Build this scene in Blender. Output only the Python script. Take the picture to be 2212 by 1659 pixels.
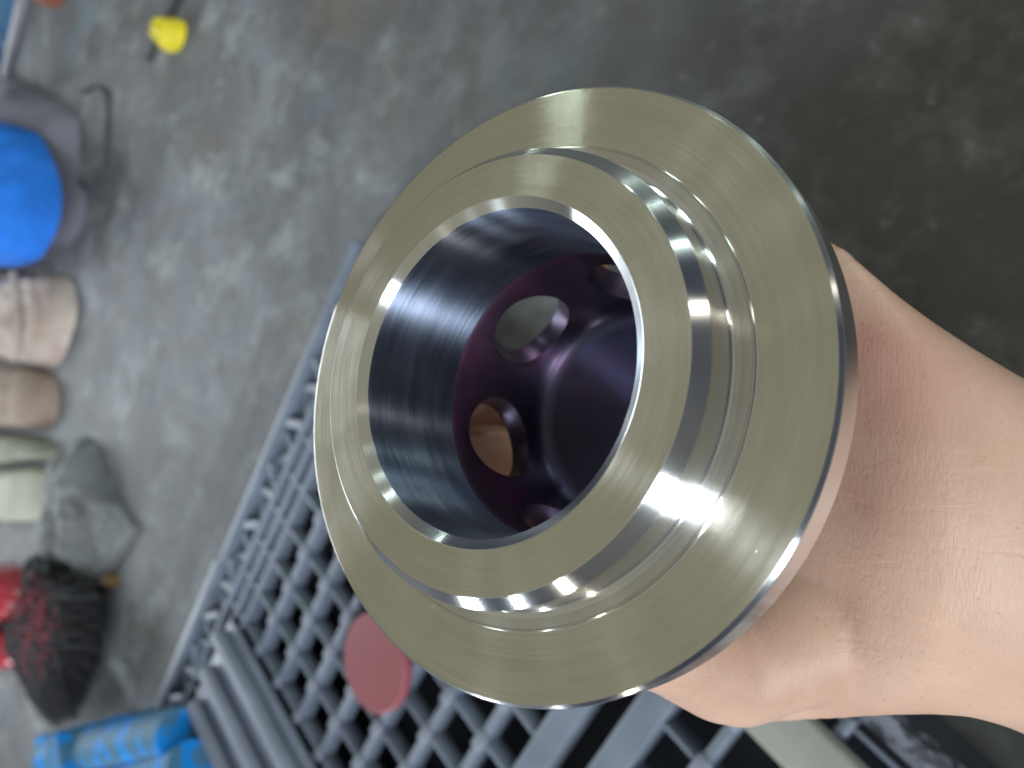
import bpy, bmesh, math, random
import numpy as np
from mathutils import Vector, Matrix, noise, Quaternion
random.seed(7)
R_ = math.radians
scene = bpy.context.scene
for o in list(bpy.data.objects): bpy.data.objects.remove(o)

# ------------------------------------------------------------------ camera
# the floor's "up" as the tilted phone sees it (phone held over the floor, photographer to the right)
UP = Vector((-0.66, 0.06, math.sqrt(1-0.66**2-0.06**2)))
EX = (Vector((1, 0, 0)) - UP*UP.x).normalized()
EY = UP.cross(EX)
W = Matrix((EX, EY, UP))                       # camera axes -> world axes
CAM_Z = 0.54
CAM = Vector((0, 0, CAM_Z))
cam_d = bpy.data.cameras.new("Camera"); cam = bpy.data.objects.new("Camera", cam_d)
scene.collection.objects.link(cam)
cam.matrix_world = Matrix.Translation(CAM) @ W.to_4x4()
cam_d.sensor_width = 36; cam_d.lens = 36*769/1024
cam_d.clip_start = 0.01; cam_d.clip_end = 100
cam_d.dof.use_dof = True; cam_d.dof.focus_distance = 0.140; cam_d.dof.aperture_fstop = 14.5
scene.camera = cam
scene.render.resolution_x = 1024; scene.render.resolution_y = 768

# ------------------------------------------------------------------ world + lamps
wd = bpy.data.worlds.new("World"); scene.world = wd; wd.use_nodes = True
bg = wd.node_tree.nodes['Background']
# a workshop seen from the bench: olive translucent roof overhead, dim bluish walls lower down
_t = wd.node_tree
_tc = _t.nodes.new('ShaderNodeTexCoord'); _sp = _t.nodes.new('ShaderNodeSeparateXYZ'); _cr = _t.nodes.new('ShaderNodeValToRGB')
_t.links.new(_tc.outputs['Generated'], _sp.inputs[0]); _t.links.new(_sp.outputs[2], _cr.inputs['Fac']); _t.links.new(_cr.outputs['Color'], bg.inputs['Color'])
_cr.color_ramp.elements[0].position = 0.16; _cr.color_ramp.elements[0].color = (0.030, 0.038, 0.065, 1)
_cr.color_ramp.elements[1].position = 0.62; _cr.color_ramp.elements[1].color = (0.290, 0.284, 0.222, 1)
bg.inputs['Strength'].default_value = 1.0
scene.view_settings.view_transform = 'Standard'
scene.view_settings.look = 'None'
scene.view_settings.exposure = 0.0; scene.view_settings.gamma = 1.0

def lamp(name, azim, elev, dist, sx, sy, power, col, roll=0.0, aim=(0, 0, 0.42)):
    """rectangular ceiling lamp / opening, facing the work; sx across, sy along the elevation"""
    d = bpy.data.lights.new(name, 'AREA'); d.shape = 'RECTANGLE'
    d.size = sx; d.size_y = sy; d.energy = power; d.color = col
    o = bpy.data.objects.new(name, d); scene.collection.objects.link(o)
    a, e = R_(azim), R_(elev)
    v = Vector((math.cos(a)*math.cos(e), math.sin(a)*math.cos(e), math.sin(e)))
    z = v
    y = (Vector((0, 0, 1)) - z*z.z).normalized()
    x = y.cross(z)
    m = Matrix((x, y, z)).transposed().to_4x4()
    m = Matrix.Translation(Vector(aim) + v*dist) @ m @ Matrix.Rotation(R_(roll), 4, 'Z')
    o.matrix_world = m
    return o
COOL = (0.86, 0.95, 1.0); GREEN = (0.80, 1.0, 0.90); WARM = (1.0, 0.93, 0.80)
lamp('door_light', -38, 34, 5.0, 0.8, 5.2, 290, COOL)
lamp('far_opening', 176, 24, 4.2, 3.2, 1.3, 135, COOL, aim=(-1.4, 0, 0))
TUBES = [(120, 27, 5, GREEN), (57, 14, 15, GREEN), (74, 12, 15, GREEN), (86, 12, 15, GREEN), (33, 16, 16, WARM),
         (-92, 18, 24, WARM), (-111, 16, 24, COOL), (-128, 12, 45, COOL)]
for az_, el_, p_, c_ in TUBES:
    lamp('tube_light', az_, el_, 4.0, (0.03 if p_ == 5 else 0.10) if p_ < 40 else 0.35, 1.3, p_, c_)

# ------------------------------------------------------------------ helpers
F_ = 1661.0
def cray(px, py):                       # direction through a point of the picture (2212 x 1659), camera axes
    return Vector(((px-1106)/F_, -(py-829.5)/F_, -1.0))
def cpt(px, py, depth):                 # that point at a depth in front of the camera, world
    return CAM + W @ (cray(px, py)*depth)
def g(px, py, h=0.0):                   # where that ray meets the level h
    w = W @ cray(px, py)
    t = (h-CAM_Z)/w.z
    return CAM + w*t

def link(name, me, mats=None, parent=None):
    o = bpy.data.objects.new(name, me); scene.collection.objects.link(o)
    if mats:
        for m in (mats if isinstance(mats, (list, tuple)) else [mats]): me.materials.append(m)
    if parent: o.parent = parent
    return o
def from_bm(name, bm, mats=None, parent=None, smooth=35):
    me = bpy.data.meshes.new(name); bm.normal_update(); bm.to_mesh(me); bm.free()
    o = link(name, me, mats, parent)
    if smooth:
        for p in me.polygons: p.use_smooth = True
        me.set_sharp_from_angle(angle=R_(smooth))
    return o
def thing(name, label, cat, loc=(0, 0, 0), rotz=0.0, group=None):
    o = bpy.data.objects.new(name, None); scene.collection.objects.link(o)
    o.empty_display_size = 0.03
    o.location = loc; o.rotation_euler = (0, 0, rotz)
    tag(o, label, cat, group); return o
def tag(o, label, cat, group=None):
    o['label'] = label; o['category'] = cat
    if group: o['group'] = group
    return o

def lathe(prof, n=256, closed=False):
    bm = bmesh.new(); rings = []
    for r, z in prof:
        if r < 1e-7: rings.append([bm.verts.new((0, 0, z))])
        else: rings.append([bm.verts.new((r*math.cos(2*math.pi*k/n), r*math.sin(2*math.pi*k/n), z)) for k in range(n)])
    pairs = list(zip(rings[:-1], rings[1:]))
    if closed: pairs.append((rings[-1], rings[0]))
    for a, b in pairs:
        for k in range(n):
            k2 = (k+1) % n
            if len(a) == 1 and len(b) == 1: continue
            if len(a) == 1: bm.faces.new((a[0], b[k2], b[k]))
            elif len(b) == 1: bm.faces.new((a[k], a[k2], b[0]))
            else: bm.faces.new((a[k], a[k2], b[k2], b[k]))
    bmesh.ops.recalc_face_normals(bm, faces=bm.faces)
    return bm

def add_box(bm, x0, x1, y0, y1, z0, z1, bev=0.0, seg=2):
    r = bmesh.ops.create_cube(bm, size=1.0)
    vs = r['verts']
    for v in vs:
        v.co = Vector(((x0+x1)/2 + v.co.x*(x1-x0), (y0+y1)/2 + v.co.y*(y1-y0), (z0+z1)/2 + v.co.z*(z1-z0)))
    if bev > 0:
        es = list({e for v in vs for e in v.link_edges})
        bmesh.ops.bevel(bm, geom=es, offset=bev, segments=seg, affect='EDGES', profile=0.5)

def add_tube(bm, pts, rad, n=10, cap=True):
    pts = [Vector(p) for p in pts]; rings = []
    prev = None
    for i, p in enumerate(pts):
        d = (pts[min(i+1, len(pts)-1)] - pts[max(i-1, 0)]).normalized()
        s = prev if prev else (Vector((0, 0, 1)) if abs(d.z) < 0.9 else Vector((1, 0, 0)))
        x = (s - d*s.dot(d)).normalized(); y = d.cross(x); prev = x
        r = rad[i] if isinstance(rad, (list, tuple)) else rad
        rings.append([bm.verts.new(p + x*math.cos(2*math.pi*k/n)*r + y*math.sin(2*math.pi*k/n)*r) for k in range(n)])
    for a, b in zip(rings[:-1], rings[1:]):
        for k in range(n): bm.faces.new((a[k], a[(k+1) % n], b[(k+1) % n], b[k]))
    if cap:
        bm.faces.new(rings[0][::-1]); bm.faces.new(rings[-1])

# ------------------------------------------------------------------ material helpers
class NT:
    def __init__(s, name):
        s.m = bpy.data.materials.new(name); s.m.use_nodes = True
        s.t = s.m.node_tree; s.b = s.t.nodes['Principled BSDF']
    def n(s, kind, **kw):
        nd = s.t.nodes.new('ShaderNode'+kind)
        for k, v in kw.items():
            if k in nd.inputs: nd.inputs[k].default_value = v
            else: setattr(nd, k, v)
        return nd
    def l(s, a, b): s.t.links.new(a, b)
    def coords(s, scale=(1, 1, 1)):
        tc = s.n('TexCoord'); mp = s.n('Mapping'); mp.inputs['Scale'].default_value = scale
        s.l(tc.outputs['Object'], mp.inputs['Vector']); return mp.outputs['Vector']
    def noise(s, vec, scale, detail=4, rough=0.55, dist=0.0):
        nd = s.n('TexNoise'); nd.inputs['Scale'].default_value = scale; nd.inputs['Detail'].default_value = detail
        nd.inputs['Roughness'].default_value = rough; nd.inputs['Distortion'].default_value = dist
        if vec is not None: s.l(vec, nd.inputs['Vector'])
        return nd.outputs['Fac']
    def ramp(s, fac, stops):
        nd = s.n('ValToRGB'); cr = nd.color_ramp
        while len(cr.elements) < len(stops): cr.elements.new(0.5)
        for e, (p, c) in zip(cr.elements, stops):
            e.position = p; e.color = (c[0], c[1], c[2], 1) if isinstance(c, (tuple, list)) else (c, c, c, 1)
        s.l(fac, nd.inputs['Fac']); return nd.outputs['Color']
    def mix(s, fac, a, b, blend='MIX'):
        nd = s.n('MixRGB'); nd.blend_type = blend
        for k, v in (('Fac', fac), ('Color1', a), ('Color2', b)):
            if hasattr(v, 'is_output'): s.l(v, nd.inputs[k])
            elif k == 'Fac': nd.inputs[k].default_value = v
            else: nd.inputs[k].default_value = (v[0], v[1], v[2], 1)
        return nd.outputs['Color']
    def math(s, op, a, b=0.0, c=None):
        nd = s.n('Math'); nd.operation = op
        for i, v in enumerate((a, b, c)):
            if v is None: continue
            if hasattr(v, 'is_output'): s.l(v, nd.inputs[i])
            else: nd.inputs[i].default_value = v
        return nd.outputs[0]
    def bump(s, h, dist, strength=1.0, normal=None):
        nd = s.n('Bump'); nd.inputs['Distance'].default_value = dist; nd.inputs['Strength'].default_value = strength
        s.l(h, nd.inputs['Height'])
        if normal is not None: s.l(normal, nd.inputs['Normal'])
        s.l(nd.outputs['Normal'], s.b.inputs['Normal']); return nd.outputs['Normal']
    def set(s, **kw):
        for k, v in kw.items():
            k = k.replace('_', ' ')
            if hasattr(v, 'is_output'): s.l(v, s.b.inputs[k])
            else: s.b.inputs[k].default_value = v if not isinstance(v, tuple) or len(v) != 3 or k == 'Subsurface Radius' else (*v, 1)
        return s

def plain(name, col, rough=0.7, var=0.25, vs=30, bump=0.0005, bs=120, metallic=0.0, col2=None):
    t = NT(name); v = t.coords()
    f = t.noise(v, vs, 5, 0.6)
    c2 = col2 or tuple(c*(1-var) for c in col)
    t.set(Base_Color=t.ramp(f, [(0.35, c2), (0.65, col)]), Roughness=rough, Metallic=metallic)
    if rough > 0.5: t.b.inputs['Specular IOR Level'].default_value = 0.2
    if bump: t.bump(t.noise(v, bs, 5, 0.6), bump)
    return t.m

# ------------------------------------------------------------------ the machined steel part
RAD = 0.0575
nx, ny, cx, cy, cz = -0.58694, 0.18139, 0.0144, 0.0181, -2.4903
N_ = Vector((nx, ny, math.sqrt(1-nx*nx-ny*ny)))
U_ = Vector((0, 1, 0)).cross(N_).normalized(); V_ = N_.cross(U_)
C_ = Vector((cx, cy, cz))*RAD
PM = Matrix.Translation(CAM) @ W.to_4x4() @ (Matrix.Translation(C_) @ Matrix((U_, V_, N_)).transposed().to_4x4())

def steel(name, tint=(0.70, 0.69, 0.66), rough=0.26, aniso=0.85, groove=0.35, dye=None, spot=True, gs=1.0):
    t = NT(name)
    tc = t.n('TexCoord'); sep = t.n('SeparateXYZ'); t.l(tc.outputs['Object'], sep.inputs[0])
    x, y, z = sep.outputs
    r = t.math('SQRT', t.math('ADD', t.math('MULTIPLY', x, x), t.math('MULTIPLY', y, y)))
    ang = t.math('ARCTAN2', y, x)
    def comb(a, b, c):
        cb = t.n('CombineXYZ')
        for i, v in enumerate((a, b, c)):
            if hasattr(v, 'is_output'): t.l(v, cb.inputs[i])
            else: cb.inputs[i].default_value = v
        return cb.outputs[0]
    # lathe grooves: fine across, long along the turning direction (broken into arcs)
    ca = t.math('MULTIPLY', t.math('COSINE', ang), 1.6); sa = t.math('MULTIPLY', t.math('SINE', ang), 1.6)
    rz = t.math('ADD', t.math('MULTIPLY', r, 2600*gs), t.math('MULTIPLY', z, 2600*gs))
    fine = t.noise(comb(rz, ca, sa), 1.0, 3, 0.6)
    rz2 = t.math('ADD', t.math('MULTIPLY', r, 520*gs), t.math('MULTIPLY', z, 520*gs))
    wide = t.noise(comb(rz2, ca, sa), 1.0, 3, 0.6)
    smudge = t.noise(tc.outputs['Object'], 55, 4, 0.55, 0.6)
    g2 = t.math('ADD', t.math('MULTIPLY', fine, 0.6), t.math('MULTIPLY', wide, 0.4))
    k = t.math('MULTIPLY_ADD', t.math('SUBTRACT', g2, 0.5), 0.28*groove, 1.0)
    k = t.math('MULTIPLY', k, t.math('MULTIPLY_ADD', t.math('SUBTRACT', smudge, 0.5), 0.22, 1.0))
    cb = t.n('CombineColor')
    base = t.mix(1.0, tint, (1, 1, 1), 'MULTIPLY')
    kc = t.n('CombineXYZ'); [t.l(k, kc.inputs[i]) for i in range(3)]
    col = t.mix(1.0, tint, kc.outputs[0], 'MULTIPLY')
    met = 1.0; rg = t.math('MULTIPLY_ADD', t.math('SUBTRACT', smudge, 0.5), 0.18, rough)
    rg = t.math('ADD', rg, t.math('MULTIPLY', t.math('SUBTRACT', g2, 0.5), 0.12*groove))
    if spot:     # dust grains and small nicks
        vo = t.n('TexVoronoi'); vo.inputs['Scale'].default_value = 150; vo.feature = 'F1'
        t.l(tc.outputs['Object'], vo.inputs['Vector'])
        sc = t.n('SeparateColor'); t.l(vo.outputs['Color'], sc.inputs[0])
        msk = t.math('MULTIPLY', t.math('LESS_THAN', vo.outputs['Distance'], 0.045), t.math('GREATER_THAN', sc.outputs[0], 0.90))
        col = t.mix(msk, col, (0.9, 0.9, 0.85)); rg = t.math('MAXIMUM', rg, t.math('MULTIPLY', msk, 0.7))
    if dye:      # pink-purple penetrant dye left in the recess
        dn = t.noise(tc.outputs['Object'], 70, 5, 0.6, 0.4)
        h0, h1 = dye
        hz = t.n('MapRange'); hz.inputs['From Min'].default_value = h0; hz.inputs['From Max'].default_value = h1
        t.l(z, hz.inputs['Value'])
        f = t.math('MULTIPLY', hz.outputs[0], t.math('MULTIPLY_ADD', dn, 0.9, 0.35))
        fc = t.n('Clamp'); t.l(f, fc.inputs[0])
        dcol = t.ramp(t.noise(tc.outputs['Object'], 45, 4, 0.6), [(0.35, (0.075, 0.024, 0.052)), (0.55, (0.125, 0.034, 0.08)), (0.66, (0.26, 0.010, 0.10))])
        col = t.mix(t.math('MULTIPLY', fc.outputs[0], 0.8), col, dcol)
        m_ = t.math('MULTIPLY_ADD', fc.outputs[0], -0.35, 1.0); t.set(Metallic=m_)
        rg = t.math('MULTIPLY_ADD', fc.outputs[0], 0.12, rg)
    else: t.set(Metallic=1.0)
    t.set(Base_Color=col, Roughness=rg, Anisotropic=aniso, Anisotropic_Rotation=0.25)
    tg = t.n('Tangent'); tg.direction_type = 'RADIAL'; tg.axis = 'Z'
    t.l(tg.outputs[0], t.b.inputs['Tangent'])
    return t.m

M_face = steel('brushed_steel_face', (0.68, 0.663, 0.60), 0.185, 1.0, 1.3, gs=0.6)
M_edge = steel('bright_turned_steel', (0.78, 0.79, 0.81), 0.16, 0.95, 0.5, spot=False)
M_step = steel('polished_step_steel', (0.66, 0.65, 0.64), 0.21, 1.0, 0.5, spot=False)
M_bore = steel('turned_bore_steel_shaded', (0.25, 0.29, 0.39), 0.35, 1.0, 2.6, gs=0.6)  # same steel; the bore's dark bluish reflections are put into its tint
M_cage = steel('dyed_inner_steel_shaded', (0.07, 0.075, 0.12), 0.34, 0.5, 0.5, dye=(-0.90*RAD, -0.34*RAD), spot=False)  # purple dye is residue; the near-black tint is painted-in darkness of the recess

part_root = thing('machined_flange', 'shiny turned steel flange part with raised hub and deep bore held in a hand', 'machine part')
part_root.matrix_world = PM
S = RAD
def P(*pts): return [(r*S, h*S) for r, h in pts]
# flange disc: step foot -> face -> edge chamfer -> rim -> back
bm = lathe(P((0.777, 0.0105), (0.7815, 0.010), (0.7835, 0.0075), (0.7835, 0.001), (0.786, 0.0), (0.84, 0), (0.90, 0), (0.95, 0), (0.984, 0),
             (0.988, -0.0008), (0.9985, -0.0125), (1.0, -0.016), (1.0, -0.153), (0.997, -0.158), (0.988, -0.169), (0.80, -0.169), (0.60, -0.169), (0.55, -0.169)), 384)
for f in bm.faces: f.material_index = 0
fl = from_bm('flange_disc', bm, [M_face, M_edge], part_root, 8)
for p in fl.data.polygons:
    c = p.center; rr = math.hypot(c.x, c.y)/S
    if rr > 0.986 or (0.78 < rr < 0.7855 and p.normal.z < 0.98): p.material_index = 1
# raised hub
hub = from_bm('hub', lathe(P((0.776, 0.0105), (0.745, 0.0105), (0.728, 0.0115), (0.7225, 0.015), (0.7195, 0.021), (0.7190, 0.030), (0.7180, 0.141), (0.7165, 0.1455),
             (0.6800, 0.1850), (0.6775, 0.1862), (0.65, 0.1862), (0.60, 0.1862), (0.5465, 0.1862), (0.5440, 0.1852), (0.5150, 0.1610)), 384), [M_face, M_edge, M_step], part_root, 8)
for p in hub.data.polygons:
    c = p.center; rr = math.hypot(c.x, c.y)/S; hh = c.z/S
    if (rr > 0.678 and hh < 0.1858) or rr < 0.5460: p.material_index = 1
    if rr > 0.700 and hh < 0.144 and not (0.0108 < hh < 0.028): p.material_index = 2
# bore
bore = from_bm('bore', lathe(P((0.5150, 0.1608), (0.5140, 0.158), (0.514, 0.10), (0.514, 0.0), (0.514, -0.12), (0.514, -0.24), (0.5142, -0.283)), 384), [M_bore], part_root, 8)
# cage with six round windows and a closed inner floor
cage = from_bm('cage', lathe(P((0.5142, -0.284), (0.507, -0.305), (0.49, -0.42), (0.47, -0.56), (0.445, -0.715), (0.436, -0.745), (0.425, -0.765), (0.405, -0.78), (0.36, -0.79), (0.22, -0.80), (0.0, -0.805),
             (0.0, -0.93), (0.30, -0.93), (0.505, -0.93), (0.525, -0.91), (0.56, -0.56), (0.60, -0.25), (0.60, -0.172), (0.53, -0.172), (0.53, -0.284)), 192, True), [M_cage], part_root, 30)
cb = bmesh.new()
for k in range(6):
    a = R_(138+60*k); tilt = R_(9)
    d = Vector((math.cos(a)*math.cos(tilt), math.sin(a)*math.cos(tilt), math.sin(tilt)*-1))
    m = Matrix.Translation(Vector((0.50*S*math.cos(a), 0.50*S*math.sin(a), -0.535*S))) @ d.to_track_quat('Z', 'Y').to_matrix().to_4x4()
    bmesh.ops.create_cone(cb, cap_ends=True, segments=64, radius1=0.168*S, radius2=0.168*S, depth=0.5*S, matrix=m)
cutter = from_bm('cutter', cb, None, None, 0)
cutter.matrix_world = PM
mod = cage.modifiers.new('b', 'BOOLEAN'); mod.operation = 'DIFFERENCE'; mod.object = cutter; mod.solver = 'EXACT'
mb = cage.modifiers.new('bev', 'BEVEL'); mb.width = 0.0004; mb.segments = 2; mb.limit_method = 'ANGLE'; mb.angle_limit = R_(50)
bpy.context.view_layer.update()
dg = bpy.context.evaluated_depsgraph_get()
me2 = bpy.data.meshes.new_from_object(cage.evaluated_get(dg))
cage.modifiers.clear(); cage.data = me2
for p in me2.polygons: p.use_smooth = True
me2.set_sharp_from_angle(angle=R_(30))
bpy.data.objects.remove(cutter)

# ------------------------------------------------------------------ hand and forearm
def skin_mat():
    t = NT('skin'); v = t.coords()
    big = t.noise(v, 22, 4, 0.55); mid = t.noise(v, 90, 5, 0.6); sm = t.noise(v, 420, 3, 0.6)
    c = t.ramp(big, [(0.30, (0.46, 0.27, 0.205)), (0.50, (0.56, 0.36, 0.28)), (0.72, (0.65, 0.43, 0.335))])
    c = t.mix(t.math('MULTIPLY', mid, 0.28), c, (0.49, 0.30, 0.22))
    c = t.mix(t.ramp(sm, [(0.55, 0.0), (0.75, 0.22)]), c, (0.40, 0.22, 0.15))
    # reddened patch where the rim presses
    def patch(px, py, dep, rad, colr, amt, c):
        vm = t.n('VectorMath'); vm.operation = 'DISTANCE'
        p = cpt(px, py, dep); tc = t.n('TexCoord'); t.l(tc.outputs['Object'], vm.inputs[0]); vm.inputs[1].default_value = p
        mr = t.n('MapRange'); mr.interpolation_type = 'SMOOTHSTEP'
        t.l(vm.outputs['Value'], mr.inputs['Value']); mr.inputs['From Min'].default_value = rad; mr.inputs['From Max'].default_value = rad*0.1
        return t.mix(t.math('MULTIPLY', mr.outputs[0], t.math('MULTIPLY_ADD', mid, 0.9*amt, 0.5*amt)), c, colr)
    c = patch(1852, 715, 0.156, 0.0080, (0.38, 0.06, 0.07), 0.85, c)
    c = patch(1925, 790, 0.152, 0.019, (0.52, 0.23, 0.21), 0.36, c)
    # pores / hair dots
    vo = t.n('TexVoronoi'); vo.inputs['Scale'].default_value = 420; t.l(v, vo.inputs['Vector'])
    dot = t.math('LESS_THAN', vo.outputs['Distance'], 0.13)
    sc = t.n('SeparateColor'); t.l(vo.outputs['Color'], sc.inputs[0])
    dot = t.math('MULTIPLY', dot, t.math('GREATER_THAN', sc.outputs[0], 0.5))
    c = t.mix(t.math('MULTIPLY', dot, 0.22), c, (0.26, 0.13, 0.09))
    # creases: short, running across the wrist (image vertical), plus cell pattern
    tc = t.n('TexCoord'); mp = t.n('Mapping'); mp.vector_type = 'POINT'
    q = (W.to_4x4()).inverted().to_euler()
    mp.inputs['Rotation'].default_value = (q.x, q.y, q.z)
    t.l(tc.outputs['Object'], mp.inputs['Vector'])
    m2 = t.n('Mapping'); m2.inputs['Rotation'].default_value = (0, 0, R_(8)); m2.inputs['Scale'].default_value = (1.0, 0.28, 0.6)
    t.l(mp.outputs[0], m2.inputs['Vector'])
    w1 = t.noise(m2.outputs[0], 1700, 3, 0.6, 0.1)
    m3 = t.n('Mapping'); m3.inputs['Rotation'].default_value = (0, 0, R_(-62)); m3.inputs['Scale'].default_value = (1.0, 0.22, 0.5)
    t.l(mp.outputs[0], m3.inputs['Vector'])
    w2 = t.noise(m3.outputs[0], 900, 4, 0.6, 0.1)
    ve = t.n('TexVoronoi'); ve.feature = 'DISTANCE_TO_EDGE'; ve.inputs['Scale'].default_value = 950; t.l(m2.outputs[0], ve.inputs['Vector'])
    cell = t.math('MINIMUM', ve.outputs['Distance'], 0.16)
    h = t.math('ADD', t.math('MULTIPLY', w1, 0.55), t.math('MULTIPLY', w2, 0.55))
    h = t.math('ADD', h, t.math('MULTIPLY', cell, 1.2))
    h = t.math('ADD', h, t.math('MULTIPLY', dot, -0.35))
    t.set(Base_Color=c, Roughness=0.47, Subsurface_Weight=0.10, Subsurface_Scale=0.004)
    t.b.inputs['Subsurface Radius'].default_value = (1.0, 0.35, 0.2)
    t.b.inputs['Specular IOR Level'].default_value = 0.45
    m5 = t.n('Mapping'); m5.inputs['Rotation'].default_value = (0, 0, R_(-14)); m5.inputs['Scale'].default_value = (0.13, 1.0, 0.4)
    t.l(mp.outputs[0], m5.inputs['Vector'])
    w3 = t.ramp(t.noise(m5.outputs[0], 330, 3, 0.55, 0.5), [(0.36, 0.0), (0.46, 1.0)])
    h = t.math('ADD', h, t.math('MULTIPLY', w3, 0.22))
    t.bump(h, 0.00014, 1.0)
    return t.m

hb = bmesh.new()
SEC = [  # px x, top y, bottom y, depth, thickness
    (3300, 1150, 1800, .172, .052), (2900, 1090, 1735, .170, .052), (2600, 1015, 1690, .168, .050), (2400, 935, 1640, .167, .050), (2212, 832, 1583, .167, .049),
    (2140, 792, 1553, .167, .048), (2060, 742, 1532, .168, .047), (1980, 688, 1528, .169, .046),
    (1900, 625, 1532, .171, .044), (1850, 578, 1538, .174, .043), (1800, 528, 1545, .178, .041), (1740, 500, 1551, .184, .038), (1680, 540, 1556, .190, .034), (1620, 680, 1560, .196, .030)]
rings = []; NS = 48
def cc(px, py, d): return cray(px, py)*d
for X, yt, yb, D, T in SEC:
    a = cc(X, yt, D); b = cc(X, yb, D); mid = (a+b)/2; hy = (a-b)/2
    ring = []
    for k in range(NS):
        th = 2*math.pi*k/NS
        ct, st = math.cos(th), math.sin(th)
        e = 0.96
        yv = math.copysign(abs(ct)**e, ct); zv = math.copysign(abs(st)**e, st)
        ring.append(hb.verts.new(mid + hy*yv + Vector((0, 0, T*0.56*zv))))
    rings.append(ring)
for a, b in zip(rings[:-1], rings[1:]):
    for k in range(NS): hb.faces.new((a[k], a[(k+1) % NS], b[(k+1) % NS], b[k]))
hb.faces.new(rings[0][::-1]); hb.faces.new(rings[-1])
def capsule(pts, rads, n=20):
    """tapered chain of overlapping round segments"""
    P_ = []; R2 = []
    for i in range(len(pts)-1):
        a, b = Vector(pts[i]), Vector(pts[i+1])
        for s in range(6):
            f = s/6; P_.append(a.lerp(b, f)); R2.append(rads[i]*(1-f)+rads[i+1]*f)
    P_.append(Vector(pts[-1])); R2.append(rads[-1])
    d0 = (P_[0]-P_[1]).normalized(); d1 = (P_[-1]-P_[-2]).normalized()
    pre = []; post = []
    for f in (0.98, 0.85, 0.6, 0.3):
        pre.append((P_[0]+d0*R2[0]*f, R2[0]*math.sqrt(1-f*f)))
    for f in (0.3, 0.6, 0.85, 0.98):
        post.append((P_[-1]+d1*R2[-1]*f, R2[-1]*math.sqrt(1-f*f)))
    allp = [p for p, _ in pre]+P_+[p for p, _ in post]; allr = [r for _, r in pre]+R2+[r for _, r in post]
    add_tube(hb, allp, allr, n)
# palm: overlapping pads below the closed end of the part
for y0, y1 in ((-0.056, -0.046), (-0.040, -0.030), (-0.022, -0.015), (-0.004, 0.0), (0.012, 0.014)):
    capsule([(0.080, y0, -0.190), (0.060, y0*0.98, -0.203), (0.034, y1, -0.219)], [0.016, 0.0145, 0.012])
# fingers: index, middle, ring, little (root, knuckles, tip)
capsule([(0.034, -0.046, -0.219), (0.006, -0.046, -0.219), (-0.014, -0.045, -0.200), (-0.014, -0.040, -0.178)], [.0105, .0092, .0085, .0070])
capsule([(0.034, -0.026, -0.221), (0.000, -0.022, -0.222), (-0.0145, -0.018, -0.203), (-0.0220, -0.017, -0.183)], [.0108, .0096, .0086, .0070])
capsule([(0.034, -0.006, -0.221), (0.008, -0.003, -0.223), (-0.008, -0.001, -0.212), (-0.014, -0.003, -0.197)], [.0105, .0088, .0078, .0066])
capsule([(0.040, 0.014, -0.217), (0.026, 0.019, -0.219), (0.018, 0.028, -0.212), (0.020, 0.032, -0.200)], [.0098, .0080, .0072, .0060])
# thumb along the lower side of the part
capsule([(0.086, -0.050, -0.180), (0.050, -0.0655, -0.176), (0.034, -0.0560, -0.166), (0.012, -0.049, -0.160)], [.018, .0128, .0108, .0092])
bmesh.ops.recalc_face_normals(hb, faces=hb.faces)
me = bpy.data.meshes.new('hand'); hb.to_mesh(me); hb.free()
# into world space
me.transform(Matrix.Translation(CAM) @ W.to_4x4())
tmp = bpy.data.objects.new('tmp', me); scene.collection.objects.link(tmp)
rm = tmp.modifiers.new('r', 'REMESH'); rm.mode = 'VOXEL'; rm.voxel_size = 0.0013
sm = tmp.modifiers.new('s', 'SMOOTH'); sm.factor = 0.5; sm.iterations = 14
ss = tmp.modifiers.new('d', 'SUBSURF'); ss.levels = 1; ss.render_levels = 1
bpy.context.view_layer.update(); dg = bpy.context.evaluated_depsgraph_get()
hm = bpy.data.meshes.new_from_object(tmp.evaluated_get(dg)); bpy.data.objects.remove(tmp)
for p in hm.polygons: p.use_smooth = True
hm.name = 'hand'
hand = link('hand', hm, skin_mat())
tag(hand, 'bare left hand and wrist with palm up gripping the steel flange part from below', 'hand')

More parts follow.
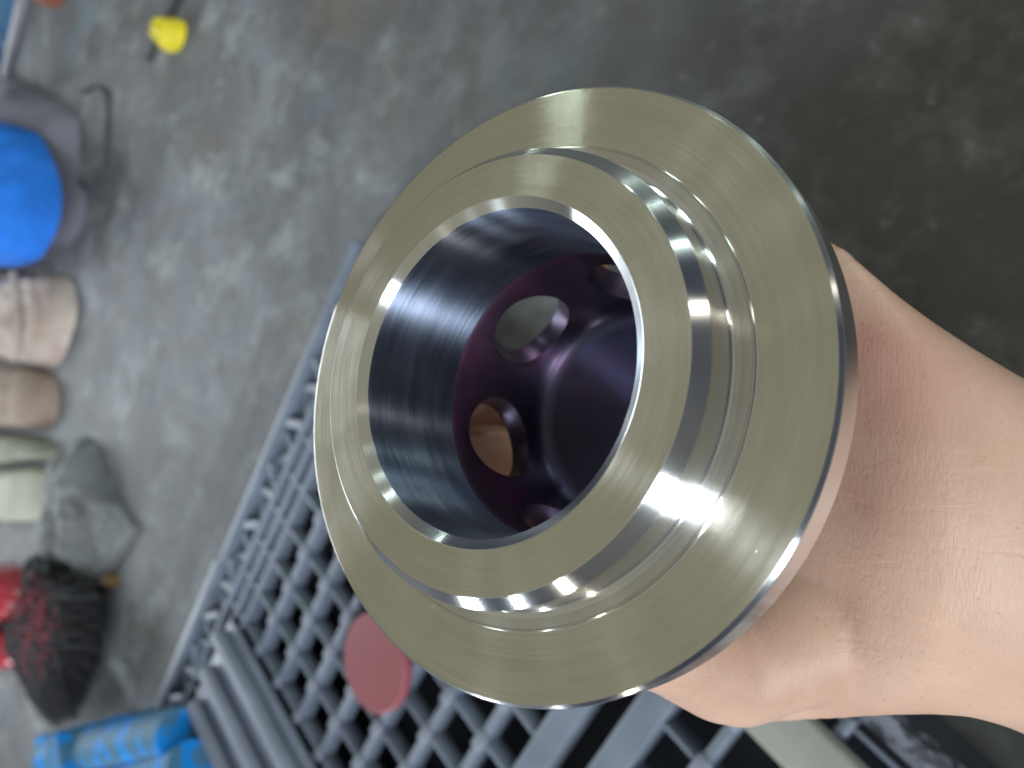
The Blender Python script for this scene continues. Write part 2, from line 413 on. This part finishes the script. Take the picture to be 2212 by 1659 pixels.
# ------------------------------------------------------------------ floor
def floor_mat():
    t = NT('worn_concrete'); v = t.coords()
    big = t.noise(v, 4.5, 7, 0.65, 0.3); mid = t.noise(v, 16, 7, 0.66, 0.4); sm = t.noise(v, 38, 5, 0.6)
    mp = t.n('Mapping'); mp.inputs['Rotation'].default_value = (0, 0, R_(35)); mp.inputs['Scale'].default_value = (1, 1.7, 1); t.l(v, mp.inputs['Vector'])
    wipe = t.noise(mp.outputs[0], 9, 8, 0.7, 0.15)
    c = t.ramp(big, [(0.36, (0.070, 0.075, 0.090)), (0.5, (0.130, 0.139, 0.162)), (0.64, (0.205, 0.218, 0.250))])
    c = t.mix(t.ramp(wipe, [(0.52, 0.0), (0.64, 0.6)]), c, (0.33, 0.36, 0.38))
    c = t.mix(t.ramp(mid, [(0.50, 0.0), (0.60, 0.6)]), c, (0.095, 0.088, 0.085))
    _d = g(230, 900)-g(470, 50); _a = math.atan2(_d.y, _d.x)
    mq = t.n('Mapping'); mq.vector_type = 'TEXTURE'; mq.inputs['Rotation'].default_value = (0, 0, _a); mq.inputs['Scale'].default_value = (6.0, 1, 1); t.l(v, mq.inputs['Vector'])
    band = t.noise(mq.outputs[0], 7, 5, 0.55, 0.3)
    c = t.mix(t.ramp(band, [(0.52, 0.0), (0.60, 0.6)]), c, (0.080, 0.078, 0.088))
    blue = t.noise(v, 5.2, 4, 0.6); c = t.mix(t.ramp(blue, [(0.60, 0.0), (0.70, 0.6)]), c, (0.12, 0.19, 0.235))
    rust = t.noise(v, 3.1, 4, 0.6, 0.5); c = t.mix(t.ramp(rust, [(0.56, 0.0), (0.70, 0.5)]), c, (0.16, 0.115, 0.09))
    c = t.mix(t.math('MULTIPLY', sm, 0.35), c, (0.12, 0.12, 0.12))
    # oily brown wear mixed with the photographer's shadow, painted in, darker towards the near side
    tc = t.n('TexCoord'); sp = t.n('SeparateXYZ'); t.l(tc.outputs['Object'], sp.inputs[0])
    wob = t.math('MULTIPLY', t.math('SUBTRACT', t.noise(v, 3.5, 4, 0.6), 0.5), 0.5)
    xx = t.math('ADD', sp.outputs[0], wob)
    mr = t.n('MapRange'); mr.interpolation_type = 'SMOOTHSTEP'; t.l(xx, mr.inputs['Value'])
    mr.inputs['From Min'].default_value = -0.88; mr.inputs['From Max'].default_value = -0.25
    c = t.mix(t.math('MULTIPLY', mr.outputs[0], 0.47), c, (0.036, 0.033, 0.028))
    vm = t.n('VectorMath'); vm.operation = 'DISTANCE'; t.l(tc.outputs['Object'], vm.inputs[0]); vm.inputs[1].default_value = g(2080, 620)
    oil_shade = t.n('MapRange'); oil_shade.interpolation_type = 'SMOOTHSTEP'
    t.l(t.math('ADD', vm.outputs['Value'], t.math('MULTIPLY', wob, 0.5)), oil_shade.inputs['Value'])
    oil_shade.inputs['From Min'].default_value = 0.14; oil_shade.inputs['From Max'].default_value = 0.36; oil_shade.inputs['To Min'].default_value = 0.88; oil_shade.inputs['To Max'].default_value = 0.0
    c = t.mix(oil_shade.outputs[0], c, (0.020, 0.017, 0.012))  # dark patch by the wrist: oil stain and painted shadow together
    scuff = t.noise(v, 13, 8, 0.72, 0.2); dab = t.noise(v, 46, 5, 0.6)
    c = t.mix(t.ramp(scuff, [(0.50, 0.0), (0.68, 0.30)]), c, (0.125, 0.125, 0.120))
    c = t.mix(t.ramp(dab, [(0.60, 0.0), (0.70, 0.22)]), c, (0.18, 0.185, 0.185))
    c = t.mix(t.ramp(scuff, [(0.34, 0.4), (0.45, 0.0)]), c, (0.05, 0.043, 0.038))
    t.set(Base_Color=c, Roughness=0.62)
    t.b.inputs['Specular IOR Level'].default_value = 0.3
    t.bump(t.math('ADD', mid, sm), 0.002)
    return t.m
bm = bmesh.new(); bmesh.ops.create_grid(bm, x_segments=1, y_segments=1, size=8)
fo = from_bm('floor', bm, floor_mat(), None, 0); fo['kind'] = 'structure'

# ------------------------------------------------------------------ crate
M_pl = plain('grey_blue_plastic', (0.175, 0.205, 0.275), 0.40, 0.22, 25, 0.0004, 160)
M_pl2 = plain('grey_blue_plastic_dusty', (0.20, 0.225, 0.30), 0.5, 0.25, 18, 0.0004, 160)
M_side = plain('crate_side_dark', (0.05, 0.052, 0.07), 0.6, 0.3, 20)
CELL = 0.0423; CH = 0.12
O = Vector((-0.6368, -0.0708, 0))
crate = thing('plastic_crate', 'upturned grey-blue plastic crate with deep square lattice top on the floor', 'crate', O, R_(-36.0))
I0, I1, J0, J1 = -2.3, 14.5, -6.0, 8.6
def L(i, j, z=0): return Vector((i*CELL, -j*CELL, z))
def crate_w(i, j, z):  # world
    v = L(i, j); a = R_(-36.0)
    return Vector((O.x + v.x*math.cos(a)-v.y*math.sin(a), O.y + v.x*math.sin(a)+v.y*math.cos(a), z))
def bx(name, i0, i1, j0, j1, z0, z1, bev=0.002, mat=None, seg=2, parent=crate):
    bm = bmesh.new(); add_box(bm, i0*CELL, i1*CELL, -j1*CELL, -j0*CELL, z0, z1, bev, seg)
    return from_bm(name, bm, mat or M_pl, parent, 40)
# border band
bx('border', -2.22, -2.0, J0+0.02, 3.2, 0.094, CH, 0.003)
bx('border', -2.40, -2.0, 3.21, J1, 0.092, CH-0.001, 0.003)
bx('border_shelf', -1.99, -1.30, -5.6, 8.2, 0.094, CH-0.016, 0.0, M_pl2)
bx('border', -1.29, -1.16, -5.61, 8.21, 0.080, CH-0.001, 0.002)
M_mott = NT('speckled_border'); _f = M_mott.noise(M_mott.coords(), 95, 3, 0.5)
M_mott.set(Base_Color=M_mott.ramp(_f, [(0.47, (0.03, 0.033, 0.045)), (0.56, (0.14, 0.155, 0.20))]), Roughness=0.5); M_mott.bump(_f, 0.002); M_mott = M_mott.m
bx('border', -1.65, I1, J0, -5.66, 0.104, CH, 0.003, M_mott)
bx('border', -1.65, I1, 8.22, J1+0.0, 0.094, CH, 0.005)
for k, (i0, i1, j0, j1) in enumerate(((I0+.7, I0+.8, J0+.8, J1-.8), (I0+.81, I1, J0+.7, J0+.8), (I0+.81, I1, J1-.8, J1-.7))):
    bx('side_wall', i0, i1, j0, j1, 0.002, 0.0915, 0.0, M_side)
bx('inner_dark_sheet', I0+.9, I1, J0+.9, J1-.9, 0.004, 0.008, 0.0, plain('crate_inside_shade', (0.012, 0.014, 0.02), 0.7))  # near-black sheet under the lattice: shade of the openings put into colour
slot = lambda i, j: (6.6 < i < 9.4 and -4.4 < j < 1.4)
# long ribs, parallel to the far edge, carry bright rounded tops between crossings
for n_, i in enumerate([-0.82, -0.40]+[k+0.5 for k in range(0, 14)]):
    w = 0.088 if n_ > 1 else 0.065
    if i in (7.5, 8.5): w = 0.26
    bx('rib', i-w, i+w, -5.61, 8.21, 0.099, CH-0.002, 0.0028 if n_ > 1 else 0.002, seg=3)
cols = [-1.35, -0.78]+[float(k) for k in range(0, 14)]
for k in range(-6, 9):
    j = k+0.5
    if j < -5.5 or j > 8.1: continue
    bm = bmesh.new()
    for a, b in ((-1.15, 7.3), (7.3, 8.7), (8.7, I1)):
        if a == 7.3 and -4.4 < j < 1.4: continue
        add_box(bm, a*CELL, b*CELL, (-j-0.040)*CELL, (-j+0.040)*CELL, 0.100, CH-0.003, 0.0014)
    from_bm('cross_rib', bm, M_pl, crate, 40)
# slanting webs of the far border strip
bm = bmesh.new(); add_box(bm, -0.42*CELL, 0.42*CELL, -0.055*CELL, 0.055*CELL, -0.012, 0.0, 0.0012)
pm = bpy.data.meshes.new('web'); bm.to_mesh(pm); bm.free(); pm.materials.append(M_pl)
for j in range(-10, 17):
    o = bpy.data.objects.new('web', pm); scene.collection.objects.link(o); o.parent = crate
    o.location = L(-1.64, j*0.5, CH-0.003-0.003*(j*7 % 3)); o.rotation_euler = (0, 0, (0.62 if j % 2 else -0.55)+0.3*math.sin(j*5.1)); o.scale = (0.8, 1.0+0.9*(j*3 % 2), 1)
# nodes where the ribs cross
bm = bmesh.new(); add_box(bm, -0.125*CELL, 0.125*CELL, -0.20*CELL, 0.20*CELL, -0.006, 0.0, 0.0025, 2)
nm = bpy.data.meshes.new('node'); bm.to_mesh(nm); bm.free(); nm.materials.append(M_pl2)
for p in nm.polygons: p.use_smooth = True
for k in range(0, 13):
    if k in (7, 8): continue
    for j in range(-5, 9):
        if j+0.5 > 8: continue
        o = bpy.data.objects.new('node', nm); scene.collection.objects.link(o); o.parent = crate
        o.location = L(k+0.5, j+0.5, CH+0.0005)

# ribbed strip lying on the crate
rs = thing('ribbed_strip', 'grey plastic strip with three long ridges lying on the lattice of the crate', 'plastic strip', crate_w(-0.6, 3.6, CH+0.003), R_(-36.0))
bm = bmesh.new(); add_box(bm, 0, 9*CELL, -3.2*CELL, 0.1*CELL, 0, 0.006, 0.002)
from_bm('base_plate', bm, M_pl, rs, 40)
for k in range(3):
    bm = bmesh.new(); y = -(0.35+1.08*k)*CELL
    add_box(bm, 0.02+0.004*k-0.02, 9*CELL-0.002, y-0.0095, y+0.0095, 0.004, 0.020, 0.007, 4)
    from_bm('ridge', bm, M_pl2, rs, 50)
# board
M_board = plain('grey_board', (0.27, 0.28, 0.26), 0.75, 0.15, 20, 0.0006, 90)
bd = bmesh.new(); a0 = crate_w(6.5, -5.25, 0); 
add_box(bd, 6.0*CELL, 16*CELL, 4.62*CELL, 5.36*CELL, 0, 0.010, 0.002)
bo = from_bm('flat_board', bd, M_board, None, 40); bo.location = (O.x, O.y, CH+0.003); bo.rotation_euler = (0, 0, R_(-36.0))
tag(bo, 'narrow flat grey-green board lying across the crate below the wrist', 'board')

# red disc
M_red = plain('red_plastic', (0.22, 0.058, 0.07), 0.5, 0.08, 12, 0.0001, 90)
M_pink = plain('red_rim', (0.33, 0.08, 0.11), 0.5, 0.08, 12, 0.0)
dc = g(806, 1432, CH+0.012)
dr = thing('red_disc', 'round flat dull red disc lying on the crate lattice beside the flange', 'disc', (dc.x, dc.y, CH+0.004))
Rd = 0.0395
from_bm('disc_face', lathe([(0, 0.0085), (0.02, 0.0085), (Rd-0.0012, 0.0082)], 96), M_red, dr, 40)
from_bm('disc_rim', lathe([(Rd-0.0012, 0.00815), (Rd, 0.0072), (Rd, 0.001), (Rd-0.002, 0.0), (0, 0.0)], 96), M_pink, dr, 40)

# ------------------------------------------------------------------ soft things on the far floor
def pillow(name, poly, h, mat, base=0.0, edge=2.5, fold=0.004, fs=14, seed=0, nt=120, nr=26, top=None, parent=None, flat=None, smooth=60):
    """closed cushion-like mesh with an outline given as picture points at its own height"""
    pts = [g(x, y, base+h*0.06) for x, y in poly]
    P2 = [Vector((p.x, p.y)) for p in pts]
    # resample outline
    n = len(P2); segs = [(P2[(i+1) % n]-P2[i]).length for i in range(n)]; tot = sum(segs)
    out = []
    for k in range(nt):
        s = tot*k/nt; i = 0
        while s > segs[i]: s -= segs[i]; i += 1
        out.append(P2[i].lerp(P2[(i+1) % n], s/segs[i]))
    for _ in range(3): out = [(out[k-1]+out[k]*2+out[(k+1) % nt])/4 for k in range(nt)]
    c = sum(out, Vector((0, 0)))/nt
    bm = bmesh.new(); rings = []
    for r in range(nr+1):
        t = 1-(r/nr)
        ring = []
        if r == nr: ring = [bm.verts.new((0, 0, h + fold*noise.noise(Vector((0, 0, seed)))))]
        else:
            for k in range(nt):
                q = (out[k]-c)*t
                z = h*(max(0, 1-t**edge))**(1/2.2)
                if top: z = z*top(q, t)
                nn = noise.fractal(Vector((q.x*fs, q.y*fs, seed*3.1)), 0.8, 2.1, 4)
                z += fold*nn*min(1, (1-t)*6)
                ring.append(bm.verts.new((q.x, q.y, max(0.0, z))))
        rings.append(ring)
    for a, b in zip(rings[:-1], rings[1:]):
        for k in range(nt):
            if len(b) == 1: bm.faces.new((a[k], a[(k+1) % nt], b[0]))
            else: bm.faces.new((a[k], a[(k+1) % nt], b[(k+1) % nt], b[k]))
    bm.faces.new(rings[0][::-1])
    bmesh.ops.recalc_face_normals(bm, faces=bm.faces)
    o = from_bm(name, bm, mat, parent, smooth)
    o.location = (c.x, c.y, base)
    return o

M_blue = plain('blue_cloth', (0.025, 0.20, 0.80), 0.9, 0.35, 9, 0.004, 30)
M_gcl = plain('grey_cloth', (0.185, 0.18, 0.225), 0.8, 0.2, 7, 0.002, 50)
M_lea = plain('worn_leather', (0.52, 0.46, 0.42), 0.85, 0.3, 14, 0.003, 60, col2=(0.37, 0.28, 0.25))
M_lea2 = plain('brown_leather', (0.33, 0.27, 0.235), 0.85, 0.3, 11, 0.003, 60, col2=(0.27, 0.19, 0.155))
M_tan = plain('dusty_green_tan', (0.30, 0.31, 0.26), 0.85, 0.3, 11, 0.002, 60)
M_wood = plain('pale_wood', (0.45, 0.45, 0.39), 0.8, 0.2, 11, 0.002, 60)
M_sheet = plain('grey_plastic_sheet', (0.20, 0.215, 0.23), 0.6, 0.35, 11, 0.003, 40, col2=(0.11, 0.11, 0.12))

o = pillow('grey_cloth', [(-90, 120), (0, 145), (45, 172), (100, 200), (150, 235), (168, 262), (163, 310), (166, 360), (184, 430), (178, 480), (140, 540), (95, 575), (0, 590), (-90, 590)], 0.085, M_gcl, 0, 3.0, 0.03, 6, 3)
tag(o, 'grey-purple cloth lying under the round blue bundle', 'cloth')
o = pillow('blue_bundle', [(-110, 300), (-40, 262), (20, 266), (75, 285), (98, 325), (120, 380), (128, 430), (120, 485), (98, 530), (75, 562), (30, 574), (-40, 576), (-110, 560)], 0.11, M_blue, 0.06, 4.0, 0.022, 11, 8)
tag(o, 'round bright blue cloth bundle on top of the grey cloth at the left edge', 'cloth')
gl = thing('leather_glove', 'pale pinkish leather work glove with stitched seam below the blue bundle', 'glove', (0, 0, 0))
gb = pillow('palm', [(-90, 590), (0, 585), (55, 590), (110, 601), (140, 592), (152, 605), (163, 650), (161, 700), (145, 730), (138, 768), (118, 796), (60, 782), (0, 780), (-90, 778)], 0.075, M_lea, 0, 3.5, 0.016, 14, 4)
gb.parent = gl
bm = bmesh.new(); seam = [g(x, y, 0.088) for x, y in ((28, 590), (33, 620), (40, 660), (42, 700), (38, 740), (26, 775))]
add_tube(bm, seam, 0.008, 8); so = from_bm('seam', bm, M_lea, gl)
o = pillow('brown_glove', [(-90, 786), (0, 790), (70, 790), (105, 800), (120, 826), (124, 870), (118, 912), (100, 928), (0, 926), (-90, 926)], 0.075, M_lea2, 0, 3.5, 0.01, 14, 14)
tag(o, 'brown scuffed leather glove end lying just below the pale stitched glove', 'glove')
o = pillow('green_tan_wedge', [(-90, 934), (0, 934), (90, 945), (125, 962), (138, 985), (70, 1000), (0, 1008), (-90, 1010)], 0.06, M_tan, 0, 4.5, 0.006, 12, 24)
tag(o, 'dusty greenish tan block between the brown glove and the pale block', 'block')
o = pillow('pale_block', [(-90, 1022), (0, 1016), (60, 1012), (112, 1010), (118, 1040), (118, 1100), (108, 1124), (50, 1128), (-90, 1130)], 0.055, M_wood, 0, 6.0, 0.004, 12, 34)
tag(o, 'pale cream wooden block above the red and black brush', 'block')
o = pillow('plastic_sheet', [(150, 960), (185, 942), (205, 950), (212, 990), (240, 1060), (300, 1140), (275, 1190), (240, 1235), (215, 1275), (185, 1262), (165, 1290), (150, 1265), (140, 1180), (122, 1100), (128, 1030)], 0.05, M_sheet, 0, 2.0, 0.030, 7, 44)
tag(o, 'crumpled dark grey plastic sheet with pale glints between block and crate', 'plastic sheet')

# brush
M_bris = plain('black_bristle', (0.048, 0.048, 0.056), 0.7, 0.3, 60, 0.0)
M_bris2 = plain('red_tinged_bristle', (0.26, 0.045, 0.065), 0.6, 0.4, 60, 0.0)
M_redb = plain('red_gloss', (0.42, 0.03, 0.055), 0.22, 0.25, 14, 0.0)
bc = g(38, 1300, 0.05)
br = thing('round_brush', 'large brush of black bristles with shiny red body at lower left', 'brush', (bc.x, bc.y, 0))
k_ = pillow('brush_body', [(-60, 1225), (10, 1215), (45, 1230), (62, 1265), (66, 1300), (56, 1335), (20, 1345), (-60, 1340)], 0.10, M_redb, 0.0, 2.6, 0.01, 18, 54)
k_.location -= br.location; k_.parent = br
k2 = pillow('brush_back', [(-50, 1345), (20, 1352), (60, 1360), (85, 1410), (70, 1440), (20, 1435), (-50, 1420)], 0.085, M_redb, 0.0, 2.6, 0.01, 18, 55)
k2.location -= br.location; k2.parent = br
OUT = [(60, 1205), (128, 1178), (138, 1215), (190, 1240), (220, 1290), (222, 1350), (216, 1400), (205, 1440), (188, 1500), (165, 1550), (120, 1572), (85, 1545), (50, 1480), (22, 1430), (8, 1400)]
def tuft(name, n, mat, s0, s1, r0, red=False):
    bm = bmesh.new()
    for _ in range(n):
        u = random.random()*(len(OUT)-1); i = int(u); f = u-i
        ex_, ey_ = OUT[i][0]*(1-f)+OUT[i+1][0]*f, OUT[i][1]*(1-f)+OUT[i+1][1]*f
        cx_, cy_ = 78+random.uniform(-25, 20), 1320+random.uniform(-70, 80)
        a = s0+random.random()*0.25; b = s1*(0.72+0.3*random.random())
        hh = random.uniform(0.02, 0.075)
        p0 = g(cx_+(ex_-cx_)*a, cy_+(ey_-cy_)*a, hh); p1 = g(cx_+(ex_-cx_)*b, cy_+(ey_-cy_)*b, max(0.004, hh*random.uniform(0.1, 0.7)))
        pm_ = (p0+p1)/2+Vector((random.uniform(-.012, .012), random.uniform(-.012, .012), 0.012))
        q = [p-br.location for p in (p0, pm_, p1)]
        add_tube(bm, q, [r0, r0*0.8, r0*0.35], 4, False)
    o = from_bm(name, bm, mat, br, 60); o['kind'] = 'stuff'; return o
tuft('bristles', 4200, M_bris, 0.16, 1.0, 0.0013)
tuft('red_bristles', 1900, M_bris2, 0.02, 0.66, 0.0014)

# yellow scrap
M_yel = plain('yellow_plastic', (0.80, 0.66, 0.01), 0.45, 0.35, 30, 0.002, 60)
o = pillow('yellow_scrap', [(352, 62), (362, 50), (385, 40), (400, 46), (401, 70), (394, 97), (383, 111), (364, 114), (350, 104), (344, 86)], 0.025, M_yel, 0, 2.2, 0.02, 30, 64, 60, 14)
tag(o, 'small crumpled bright yellow plastic scrap on the floor at upper left', 'scrap')
# rod and cord
M_dk = plain('dark_cord', (0.075, 0.075, 0.085), 0.7, 0.2)
bm = bmesh.new(); add_tube(bm, [g(395, -40, .006), g(372, 15, .006), (g(350, 55, .006)), g(335, 90, .006), g(318, 130, .006)], 0.0048, 8)
o = from_bm('dark_rod', bm, M_dk); tag(o, 'thin dark rod on the floor running up beside the yellow scrap', 'rod')
bm = bmesh.new()
cord = [(176, 200), (200, 188), (225, 196), (233, 230), (231, 280), (228, 330), (222, 370), (205, 392), (182, 402), (170, 385), (160, 345)]
cp = [g(x, y, .005) for x, y in cord]; fine = []
for i in range(len(cp)-1):
    for s in range(4):
        p0, p1, p2, p3 = cp[max(i-1, 0)], cp[i], cp[i+1], cp[min(i+2, len(cp)-1)]; f = s/4
        fine.append(0.5*((2*p1)+(p2-p0)*f+(2*p0-5*p1+4*p2-p3)*f*f+(3*p1-p0-3*p2+p3)*f**3))
fine.append(cp[-1]); add_tube(bm, fine, 0.0035, 8)
o = from_bm('cord_loop', bm, M_dk); tag(o, 'loop of thin dark cord on the floor right of the grey cloth', 'cord')

# top-left corner: blue box, pale bar, brown piece
M_bl2 = plain('blue_paint', (0.012, 0.16, 0.42), 0.35, 0.3, 12, 0.0006, 60, col2=(0.06, 0.12, 0.20))
M_bar = plain('pale_bar', (0.27, 0.255, 0.28), 0.55, 0.2)
M_brn = plain('brick_brown', (0.30, 0.11, 0.075), 0.8, 0.25)
o = pillow('blue_corner_box', [(-120, -60), (22, -60), (26, 0), (22, 60), (14, 120), (-10, 150), (-120, 150)], 0.16, M_bl2, 0.0, 8.0, 0.002, 10, 70)
tag(o, 'bright blue object at the top left corner behind the pale bar', 'box')
bm = bmesh.new(); add_tube(bm, [g(62, -60, .12), g(50, 0, .12), g(34, 70, .10), g(14, 160, .06)], 0.011, 12)
o = from_bm('pale_bar', bm, M_bar); tag(o, 'pale grey metal bar slanting down beside the blue corner object', 'bar')
o = pillow('brown_lump', [(68, -40), (135, -40), (138, -5), (130, 14), (108, 18), (78, 6)], 0.05, M_brn, 0.0, 2.5, 0.004, 20, 74, 60, 12)
tag(o, 'reddish brown lump on the floor at the top edge of the picture', 'brick piece')
o = pillow('brown_crumb', [(226, 1246), (240, 1236), (256, 1244), (258, 1262), (244, 1270), (230, 1262)], 0.016, plain('rusty', (0.22, 0.13, 0.06), 0.8), 0.0, 2.2, 0.003, 60, 84, 40, 8)
tag(o, 'small tan crumb on the floor beside the tip of the grey sheet', 'crumb')

# blue clamp over the crate corner
def chip_mat():
    t = NT('chipped_blue_paint'); v = t.coords()
    f = t.noise(v, 26, 3, 0.45, 0.8)
    c = t.ramp(f, [(0.47, (0.008, 0.21, 0.62)), (0.485, (0.055, 0.155, 0.27))])
    t.set(Base_Color=c, Roughness=0.6)
    t.b.inputs['Specular IOR Level'].default_value = 0.2
    t.bump(f, 0.0015); return t.m
M_chip = chip_mat()
cl = thing('blue_clamp', 'blue steel clamp with chipped paint at the crate corner, bottom left', 'clamp', g(240, 1620, 0.0))
def loc(v): return v - cl.location
bm = bmesh.new(); add_tube(bm, [loc(g(118, 1634, .15)), loc(g(250, 1612, .15)), loc(g(392, 1584, .15))], 0.0262, 28); from_bm('upper_tube', bm, M_chip, cl, 50)
bm = bmesh.new(); add_tube(bm, [loc(g(150, 1722, .155)), loc(g(290, 1690, .155)), loc(g(412, 1652, .155))], 0.0235, 28); from_bm('lower_tube', bm, M_chip, cl, 50)
def prism(bm, poly, z0, z1):
    a = [bm.verts.new((p.x, p.y, z0)) for p in poly]; b = [bm.verts.new((p.x, p.y, z1)) for p in poly]
    n = len(a); bm.faces.new(a[::-1]); bm.faces.new(b)
    for k in range(n): bm.faces.new((a[k], a[(k+1) % n], b[(k+1) % n], b[k]))
    bmesh.ops.recalc_face_normals(bm, faces=bm.faces)
bm = bmesh.new(); prism(bm, [loc(g(x, y, .185)) for x, y in ((98, 1586), (122, 1584), (138, 1670), (150, 1760), (112, 1760))], 0.0, 0.185)
bmesh.ops.bevel(bm, geom=bm.edges[:], offset=0.003, segments=2, affect='EDGES'); from_bm('end_plate', bm, M_chip, cl, 40)
bm = bmesh.new(); prism(bm, [loc(g(x, y, .13)) for x, y in ((76, 1590), (97, 1588), (110, 1760), (50, 1760))], 0.0, 0.13)
bmesh.ops.bevel(bm, geom=bm.edges[:], offset=0.003, segments=2, affect='EDGES'); from_bm('foot_block', bm, M_chip, cl, 40)
